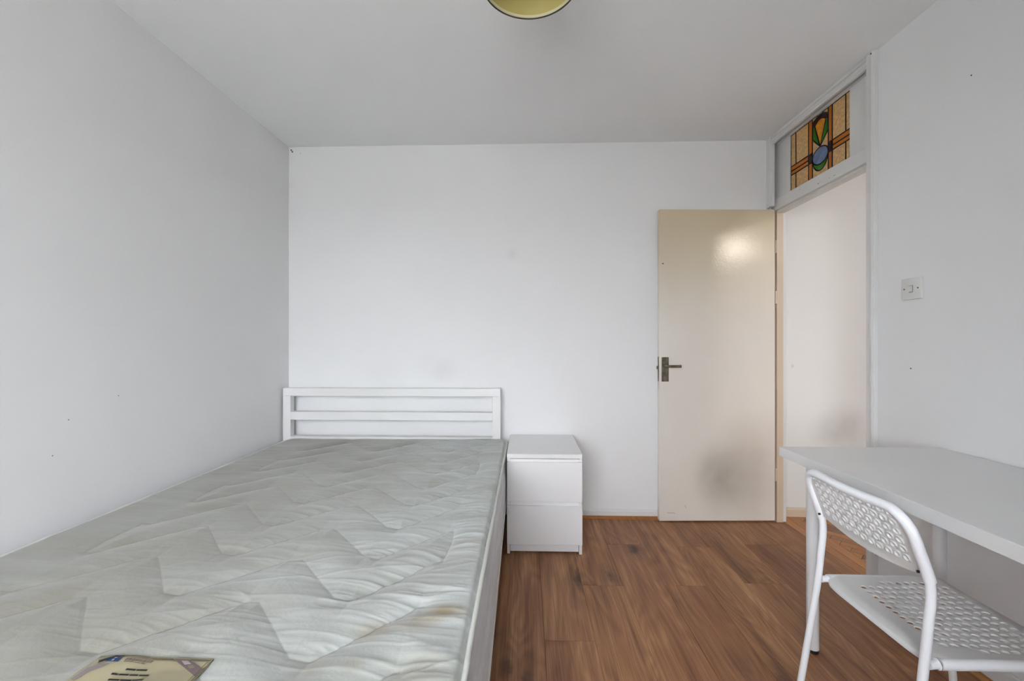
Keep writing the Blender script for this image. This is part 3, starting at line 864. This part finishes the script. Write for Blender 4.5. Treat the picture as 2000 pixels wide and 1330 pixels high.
# outline loop of the mattress (rounded rectangle)
def outline(off, n=90):
    pts = []
    x0, x1, y0, y1, r = MX0 - off, MX1 + off, MY0 - off, MY1 + off, RC + off
    def seg(a, b, k): return [(a[0] + (b[0] - a[0]) * i / k, a[1] + (b[1] - a[1]) * i / k) for i in range(k)]
    def arc_(cx, cy, a0): return [(cx + r * math.cos(R(a0 + 90 * i / 8)), cy + r * math.sin(R(a0 + 90 * i / 8))) for i in range(8)]
    pts += seg((x1, y0 + r), (x1, y1 - r), n); pts += arc_(x1 - r, y1 - r, 0)
    pts += seg((x1 - r, y1), (x0 + r, y1), n // 2); pts += arc_(x0 + r, y1 - r, 90)
    pts += seg((x0, y1 - r), (x0, y0 + r), n); pts += arc_(x0 + r, y0 + r, 180)
    pts += seg((x0 + r, y0), (x1 - r, y0), n // 2); pts += arc_(x1 - r, y0 + r, 270)
    return pts
def wave_off(x, y):
    if x > -.2: return float(edge_wave(np.array(y)))
    if x < -1.4: return float(-2 * edge_wave(np.array(y + 3)))
    return 0
base = outline(0, 240)
nb_ = len(base)
def norm_at(P, i):
    a = Vector(P[i - 1]); b = Vector(P[(i + 1) % len(P)]); t = (b - a).normalized(); return Vector((t.y, -t.x))
levels = 22
bm = bmesh.new(); rings = []
for k in range(levels + 1):
    t = k / levels; z = MZ - .006 - (MZ - .006 - MB) * t
    ring = []
    for i, (x_, y_) in enumerate(base):
        nrm = norm_at(base, i)
        s_ = i * .016
        bk_ = 0.0 if nrm.y > .3 else 1.0
        far_ = .42 + .58 * min(1, max(0, (2.3 - y_) / 1.2))
        o_ = (.020 * t + .006 * math.sin(math.pi * t)) * far_ * bk_
        # stitched flutes and slack creases
        w = float(fbm(np.array(s_ * 3.0 + t * 2.2), np.array(t * 1.5), 60)) - .5
        w2 = float(ridge(np.array(s_ * 9.0 + t * 5), np.array(t * 1.2 + 7), 71)) ** 3
        o_ += (.012 * w + .004 * w2) * math.sin(math.pi * min(1, t * 1.05)) * bk_ * far_ + wave_off(x_, y_) * (1 - t)
        ring.append(bm.verts.new((x_ + nrm.x * o_, y_ + nrm.y * o_, z)))
    rings.append(ring)
for k in range(levels):
    for i in range(nb_):
        bm.faces.new((rings[k][i], rings[k + 1][i], rings[k + 1][(i + 1) % nb_], rings[k][(i + 1) % nb_]))
bm.faces.new(rings[-1])
bmesh.ops.recalc_face_normals(bm, faces=bm.faces)
obj('border', bm, m_border, mattress, smooth='full')
for nm, zz, off, rad in (('upper_piping', MZ + .0005, .0035, .0064), ('lower_piping', MB + .004, .0205, .0055)):
    P = []
    for i, (x_, y_) in enumerate(base):
        nrm = norm_at(base, i)
        far_ = .42 + .58 * min(1, max(0, (2.3 - y_) / 1.2))
        o_ = (off * far_ * (0 if nrm.y > .3 else 1) if nm[0] == 'l' else off) + wave_off(x_, y_) * (1 if nm[0] == 'u' else .2)
        P.append((x_ + nrm.x * o_, y_ + nrm.y * o_, zz + .004 * (float(fbm(np.array(i * .12), np.array(2.2), 80)) - .5)))
    obj(nm, tube(bmesh.new(), P, rad, 8, closed=True), m_pipe, mattress, smooth='full')

# sewn-on printed label
LBX0, LBX1, LBY1, LBY0 = -.824, -.600, .806, .672
def lz(x_, y_):
    X_ = np.array([[x_]]); Y_ = np.array([[y_]])
    j = int(round((y_ - MY0) / (MY1 - MY0) * NV)); a = XA[j]; b = XB[j]
    i = int(round((x_ - a) / (b - a) * NU)); return float(Zg[max(0, min(NV, j)), max(0, min(NU, i))])
NLX, NLY = 24, 16
m_lab = M('cream_label_satin'); m_lab.bsdf(Base_Color=srgb(160, 152, 124), Roughness=.5); m_lab = m_lab.m
def flat(name, col): return paint(name, col, .6, 0, 0)
m_lb_edge = flat('label_edge', srgb(120, 114, 84)); m_lb_band = flat('label_mauve_band', srgb(104, 90, 92)); m_lb_blk = flat('label_black', srgb(24, 24, 26))
m_lb_blue = flat('label_blue', srgb(24, 62, 104)); m_lb_txt = flat('label_print', srgb(112, 100, 92)); m_lb_pale = flat('label_pale', srgb(156, 146, 144)); m_lb_grey = flat('label_grey', srgb(128, 118, 120))
lz0 = {}
lift = .0035
def LZf(x_, y_):
    # smooth fabric height under the label
    av = sum(lz(x_ + a, min(max(y_ + b, MY0 + .03), MY1)) for a in (-.06, -.03, 0, .03, .06) for b in (-.05, -.02, .02, .05)) / 20
    return max(av, lz(x_, max(y_, MY0 + .01)) + .0006) + .0012
bm = bmesh.new(); gv = [[None] * (NLX + 1) for _ in range(NLY + 1)]
for j in range(NLY + 1):
    for i in range(NLX + 1):
        x_ = LBX0 + (LBX1 - LBX0) * i / NLX; y_ = LBY0 + (LBY1 - LBY0) * j / NLY
        gv[j][i] = bm.verts.new((x_, y_, LZf(x_, y_)))
for j in range(NLY):
    for i in range(NLX): bm.faces.new((gv[j][i], gv[j][i + 1], gv[j + 1][i + 1], gv[j + 1][i]))
r = bmesh.ops.extrude_face_region(bm, geom=bm.faces[:])
bmesh.ops.translate(bm, verts=[v for v in r['geom'] if isinstance(v, bmesh.types.BMVert)], vec=(0, 0, -.0012))
bmesh.ops.recalc_face_normals(bm, faces=bm.faces)
lab = obj('care_label', bm, m_lab, mattress, smooth='full'); lab['label'] = 'cream printed label with blue house logo'
def patch(name, pts, mat, up=.0012):
    """flat print laid on the label; pts in label metres: x from left, y down from the top"""
    bm = bmesh.new()
    W_ = [(LBX0 + a, LBY1 - b) for a, b in pts]
    A = [bm.verts.new((p[0], p[1], LZf(*p) + up)) for p in W_]; B = [bm.verts.new((p[0], p[1], LZf(*p) + up - .0005)) for p in W_]
    bm.faces.new(A); bm.faces.new(B[::-1])
    for i in range(len(A)): bm.faces.new((A[i], B[i], B[(i + 1) % len(A)], A[(i + 1) % len(A)]))
    bmesh.ops.recalc_face_normals(bm, faces=bm.faces)
    return obj(name, bm, mat, lab)
def rect(a, b, c_, d): return [(a, c_), (b, c_), (b, d), (a, d)]
Lw = LBX1 - LBX0; Lh = LBY1 - LBY0
for q in (rect(0, Lw, 0, .0018), rect(0, .0018, .0018, Lh), rect(Lw - .0018, Lw, .0018, Lh)): patch('hem_line', q, m_lb_edge)
patch('hem_line', rect(Lw - .0075, Lw - .0065, .003, Lh), m_lb_edge)
patch('corner_band', [(Lw - .078, .0018), (Lw - .048, .0018), (Lw - .0018, .026), (Lw - .0018, .044)], m_lb_band, .0016)
patch('corner_print', [(Lw - .058, .007), (Lw - .046, .007), (Lw - .034, .014), (Lw - .045, .016)], m_lb_pale, .0022)
patch('corner_print', [(Lw - .036, .019), (Lw - .029, .0165), (Lw - .021, .022), (Lw - .028, .025)], m_lb_edge, .0022)
# house mark: black slanting roof over a blue block with a pale opening
patch('logo_roof', [(.012, .017), (.034, .0045), (.052, .0045), (.050, .007), (.036, .009), (.018, .024), (.016, .020)], m_lb_blk, .0024)
patch('logo_block', [(.026, .019), (.030, .009), (.050, .008), (.051, .0185)], m_lb_blue, .0018)
patch('logo_opening', rect(.038, .042, .0145, .0185), m_lb_pale, .0026)
patch('logo_opening', rect(.038, .043, .0098, .0122), m_lb_pale, .0026)
xx = .060
for w_ in (.004, .006, .005, .006, .005, .007, .006, .005):
    patch('letter_stroke', [(xx, .0142), (xx + .001, .0085), (xx + w_, .0085), (xx + w_ - .001, .0142)], m_lb_txt, .0018); xx += w_ + .0012
xx = .062
for w_ in (.010, .008, .011, .007):
    patch('letter_stroke', rect(xx, xx + w_, .0165, .0182), m_lb_txt, .0018); xx += w_ + .0014
patch('grey_figure', [(.006, .062), (.010, .036), (.024, .028), (.040, .024), (.036, .032), (.022, .044), (.014, .064)], m_lb_grey, .0015)
for (a, ws, y_) in ((.080, (.018, .020), .030), (.064, (.012, .018, .016, .018), .042), (.070, (.02, .02, .02), .054)):
    xx = a
    for w_ in ws:
        patch('letter_stroke', rect(xx, xx + w_, y_, y_ + .0032), m_lb_blk, .0018); xx += w_ + .002

# ------------------------------------------------------------------ nightstand
NX0, NX1, NYF, NYB, NZ = -.0980, .3035, 2.296, 2.772, .537
ns = thing('nightstand', ((NX0 + NX1) / 2, 2.53, 0), 'small white two-drawer bedside chest between the bed and the door', 'nightstand')
obj('top_panel', nb(NX0 - .001, NX1 + .001, NYF - .004, NYB, NZ - .024, NZ, .0012), m_white, ns)['label'] = 'worn light-grey topped panel'
for a, b_ in ((NX0, NX0 + .0155), (NX1 - .0155, NX1)):
    obj('side_panel', nb(a, b_, NYF + .0005, NYB, 0, NZ - .0245, .0008), m_white, ns)
obj('back_panel', nb(NX0 + .016, NX1 - .016, NYB - .008, NYB - .002, .055, NZ - .025), m_white, ns)
obj('plinth', nb(NX0 + .0175, NX1 - .0175, NYF + .012, NYF + .028, .009, .050, .0005), m_white, ns)
obj('bottom_panel', nb(NX0 + .016, NX1 - .016, NYF + .020, NYB - .009, .0505, .0600), m_white, ns)
for z0, z1, zr in ((.2855, .496, .5125), (.057, .2635, .2845)):
    d = obj('drawer', nb(NX0 + .0005, NX1 - .0005, NYF - .016, NYF - .0006, z0, z1, .0012), m_white, ns)
    obj('finger_rail', nb(NX0 + .0165, NX1 - .0165, NYF - .003, NYF + .012, z1 - .006, zr - .002, .001), m_white, d)
    obj('drawer_box', nb(NX0 + .022, NX1 - .022, NYF + .013, NYB - .05, z0 + .012, z1 - .03), m_white, d)

# ------------------------------------------------------------------ desk
DX0, DX1, DY0, DY1, DZT = .959, 1.556, .445, 1.647, .742
desk = thing('desk', ((DX0 + DX1) / 2, (DY0 + DY1) / 2, 0), 'white rectangular desk with round white legs against the right wall', 'desk')
obj('desk_top', nb(DX0, DX1, DY0, DY1, DZT - .0345, DZT, .0012), m_desk, desk)
for (lx, ly) in ((DX0 + .098, DY1 - .040), (DX1 - .052, DY1 - .045), (DX0 + .098, DY0 + .045), (DX1 - .052, DY0 + .045)):
    lg = obj('leg', cyl(bmesh.new(), (lx, ly, .012), .0200, DZT - .0355 - .012, 'z', 32, .001), m_leg_white, desk, smooth=True, origin=(lx, ly, 0))
    obj('rubber_foot', cyl(bmesh.new(), (lx, ly, 0.0003), .0185, .013, 'z', 28, .001), m_black, lg, smooth=True)
    obj('mounting_plate', nb(lx - .045, lx + .045, ly - .03, ly + .03, DZT - .0395, DZT - .0348, .001), m_leg_white, lg)

# ------------------------------------------------------------------ chair
CYN, CYF = .986, 1.333
chair = thing('chair', (1.06, 1.16, 0), 'white metal chair with perforated seat and backrest pushed in at the desk', 'chair')
ZX = [(0, .833), (.10, .848), (.306, .878), (.415, .893), (.50, .902), (.56, .908), (.60, .906), (.63, .897), (.67, .882), (.71, .868), (.752, .853)]
def prof(z):
    for (a, xa), (b_, xb) in zip(ZX[:-1], ZX[1:]):
        if z <= b_: return xa + (xb - xa) * (z - a) / (b_ - a)
    return ZX[-1][1]
JZ = .603
for y_ in (CYN, CYF):
    s_ = -1 if y_ == CYN else 1
    P = [(x_, y_ + s_ * (.012 * max(0, .415 - z) / .415), z) for z, x_ in ZX if z <= .601]
    P[0] = (P[0][0], P[0][1], .006)
    lg = obj('leg', tube(bmesh.new(), catmull(P, 6), .0096, 18), m_metal_white, chair, smooth=True)
    obj('foot_cap', cyl(bmesh.new(), (.833, P[0][1], .0003), .0105, .014, 'z', 18, .001), m_metal_white, lg, smooth=True)
# backrest frame: up one side, across the top, down the other
ZT = .750; rc = .052
Pb = []
for z in (JZ - .002, .625, .65, .675, ZT - rc): Pb.append((prof(z), CYN, z))
for a in (22.5, 45, 67.5, 90):
    z = ZT - rc + rc * math.sin(R(a)); Pb.append((prof(z), CYN + rc * (1 - math.cos(R(a))), z))
for k in range(1, 8):
    t = k / 8; y_ = CYN + rc + (CYF - CYN - 2 * rc) * t; Pb.append((prof(ZT) - .010 * math.sin(math.pi * t), y_, ZT))
for a in (90, 67.5, 45, 22.5):
    z = ZT - rc + rc * math.sin(R(a)); Pb.append((prof(z), CYF - rc * (1 - math.cos(R(a))), z))
for z in (ZT - rc, .675, .65, .625, JZ - .002): Pb.append((prof(z), CYF, z))
back = obj('backrest', bmesh.new(), m_metal_white, chair)   # replaced below by the perforated sheet
bpy.data.objects.remove(back)

def perforated(nu, nv, hole, fn, rh, lip, sub=4, K=16, plain=None):
    """sheet of nu x nv cells; hole(i,j) -> bool; fn(u,v,off) -> world point. rh: hole radius in cell units (ru, rv); lip: list of (scale, off)"""
    bm = bmesh.new(); cache = {}
    def V(u, v, off=0.0):
        k = (round(u, 4), round(v, 4), round(off, 5))
        if k not in cache: cache[k] = bm.verts.new(fn(u, v, off))
        return cache[k]
    per = []
    for k in range(sub): per.append((k / sub, 0))
    for k in range(sub): per.append((1, k / sub))
    for k in range(sub): per.append((1 - k / sub, 1))
    for k in range(sub): per.append((0, 1 - k / sub))
    for i in range(nu):
        for j in range(nv):
            if hole(i, j):
                n_ = len(per); R0 = [V(i + a, j + b_) for a, b_ in per]
                ang = [math.atan2(b_ - .5, a - .5) for a, b_ in per]
                prev = R0
                for sc, off in lip:
                    cur = [bm.verts.new(fn(i + .5 + rh[0] * sc * math.cos(t), j + .5 + rh[1] * sc * math.sin(t), off)) for t in ang]
                    for k in range(n_): bm.faces.new((prev[k], prev[(k + 1) % n_], cur[(k + 1) % n_], cur[k]))
                    prev = cur
            else:
                for a in range(sub):
                    for b_ in range(sub):
                        bm.faces.new((V(i + a / sub, j + b_ / sub), V(i + (a + 1) / sub, j + b_ / sub), V(i + (a + 1) / sub, j + (b_ + 1) / sub), V(i + a / sub, j + (b_ + 1) / sub)))
    return bm

NUb, NVb = 13, 7
def back_fn(u, v, off):
    p = u / NUb; q = v / NVb
    y_ = CYN + .004 + (CYF - CYN - .008) * p
    zb = .612 - .024 * math.sin(math.pi * p) ** .8
    c_ = abs(2 * p - 1); cr = .70
    zt = ZT - .002 - (rc * (1 - math.sqrt(max(0, 1 - ((c_ - cr) / (1 - cr)) ** 2))) if c_ > cr else 0)
    z = zb + (zt - zb) * q
    x_ = prof(z) - .010 * math.sin(math.pi * p) * min(1, q * 1.0) - .002
    return (x_ - off, y_, z - off * .35)
bk = perforated(NUb, NVb, lambda i, j: 1 <= i <= 11 and 1 <= j <= 6, back_fn, (.40, .42), [(1.0, 0.0), (.92, .0022), (.76, .0024), (.66, .0), (.62, -.003)])
bmesh.ops.recalc_face_normals(bk, faces=bk.faces)
m_sheet = paint('white_perforated_sheet', (.74, .745, .74, 1), .35, .02, 0)
backrest = obj('backrest', bk, m_sheet, chair, smooth='full')
obj('back_frame', tube(bmesh.new(), catmull(Pb, 4), .0118, 18), m_metal_white, backrest, smooth=True)
for y_, s_ in ((CYN, 1), (CYF, -1)):
    obj('screw', tube(bmesh.new(), [(prof(.622) - .008, y_ + s_ * .0105, .617), (prof(.622) - .012, y_ + s_ * .0115, .617)], .0032, 10), m_black, backrest)

# seat rails turning down into the front legs
SZ = .416
for y_, s_ in ((CYN, -1), (CYF, 1)):
    P = [(.902, y_, SZ - .002), (.93, y_ - s_ * .001, SZ), (.99, y_ , SZ), (1.10, y_, SZ), (1.20, y_, SZ - .002), (1.245, y_, SZ - .010), (1.268, y_ + s_ * .002, SZ - .035),
         (1.276, y_ + s_ * .004, SZ - .08), (1.292, y_ + s_ * .010, SZ - .20), (1.310, y_ + s_ * .018, .10), (1.318, y_ + s_ * .022, .006)]
    fr = obj('front_leg', tube(bmesh.new(), catmull(P, 6), .0094, 18), m_metal_white, chair, smooth=True)
    obj('foot_cap', cyl(bmesh.new(), (1.318, y_ + s_ * .022, .0003), .0105, .014, 'z', 18, .001), m_metal_white, fr, smooth=True)
NUs, NVs = 16, 16
def seat_fn(u, v, off):
    p = u / NUs; q = v / NVs
    c_ = abs(2 * q - 1)
    xr = .905 + .020 * c_ ** 8
    x_ = xr + (1.276 - xr) * p
    y_ = CYN + .0 + (CYF - CYN) * q
    z = .4275 - .013 * (1 - c_ ** 2.2) * math.sin(math.pi * min(1, p * 1.0)) ** .6
    if p < .09: z -= .010 * (1 - p / .09) ** 2
    if p > .86:
        t = (p - .86) / .14; z -= .020 * t * t
    return (x_, y_, z + off)
def seat_hole(i, j):
    if 2 <= j <= 13: return 3 <= i <= 13
    if j in (1, 14): return 6 <= i <= 11
    return False
st = perforated(NUs, NVs, seat_hole, seat_fn, (.31, .29), [(1.16, 0.0), (1.06, -.0004), (1.0, -.0014), (.975, -.0024)])
# turned-down rim along front and rear edges
bnd = [e_ for e_ in st.edges if e_.is_boundary and all(abs(v.co.y - CYN) > -1 for v in e_.verts)]
rim = [e_ for e_ in bnd if sum(v.co.x for v in e_.verts) / 2 < .935 or sum(v.co.x for v in e_.verts) / 2 > 1.27]
r = bmesh.ops.extrude_edge_only(st, edges=rim)
bmesh.ops.translate(st, verts=[v for v in r['geom'] if isinstance(v, bmesh.types.BMVert)], vec=(0, 0, -.011))
bmesh.ops.recalc_face_normals(st, faces=st.faces)
seat = obj('seat', st, m_sheet, chair, smooth='full')
for y_ in (CYN, CYF):
    P = [(.926, y_, SZ), (.936, y_, SZ), (1.10, y_, SZ), (1.20, y_, SZ - .002), (1.243, y_, SZ - .010)]
    obj('rail_sleeve', tube(bmesh.new(), catmull(P, 6), [.0118] * 25, 18), m_metal_white, seat, smooth=True)

# ------------------------------------------------------------------ hallway ceiling lamp (lights the hall, mirrored in the gloss door)
HLX, HLY = 2.96, -.08
hl_ = thing('hall_lamp', (HLX, HLY, H - .14), 'round warm ceiling lamp out in the hallway', 'lamp')
m = M('lit_opal_glass'); em = m.n('ShaderNodeEmission'); em.inputs[0].default_value = (1.0, .90, .76, 1); em.inputs[1].default_value = 30.0
m.l(em.outputs[0], m.out.inputs[0])
obj('globe', lathe(bmesh.new(), [(.001, H - .15), (.04, H - .146), (.072, H - .128), (.085, H - .10), (.08, H - .06), (.06, H - .03), (.001, H - .03)], HLX, HLY, 40, False), m.m, hl_, smooth=True)
obj('ceiling_rose', cyl(bmesh.new(), (HLX, HLY, H - .03), .09, .0295, 'z', 40, .003), m_switch, hl_, smooth=True)
hld = bpy.data.lights.new('hall_fill', 'AREA'); hld.shape = 'RECTANGLE'; hld.size = 1.2; hld.size_y = 1.2; hld.energy = 8.5; hld.color = (.90, .95, 1.0)  # added cool area fill to brighten the hall, no window stands there
ho = bpy.data.objects.new('hall_fill', hld); COL.objects.link(ho); ho.location = (2.5, -1.15, 1.5); ho.rotation_euler = (R(90), 0, 0)
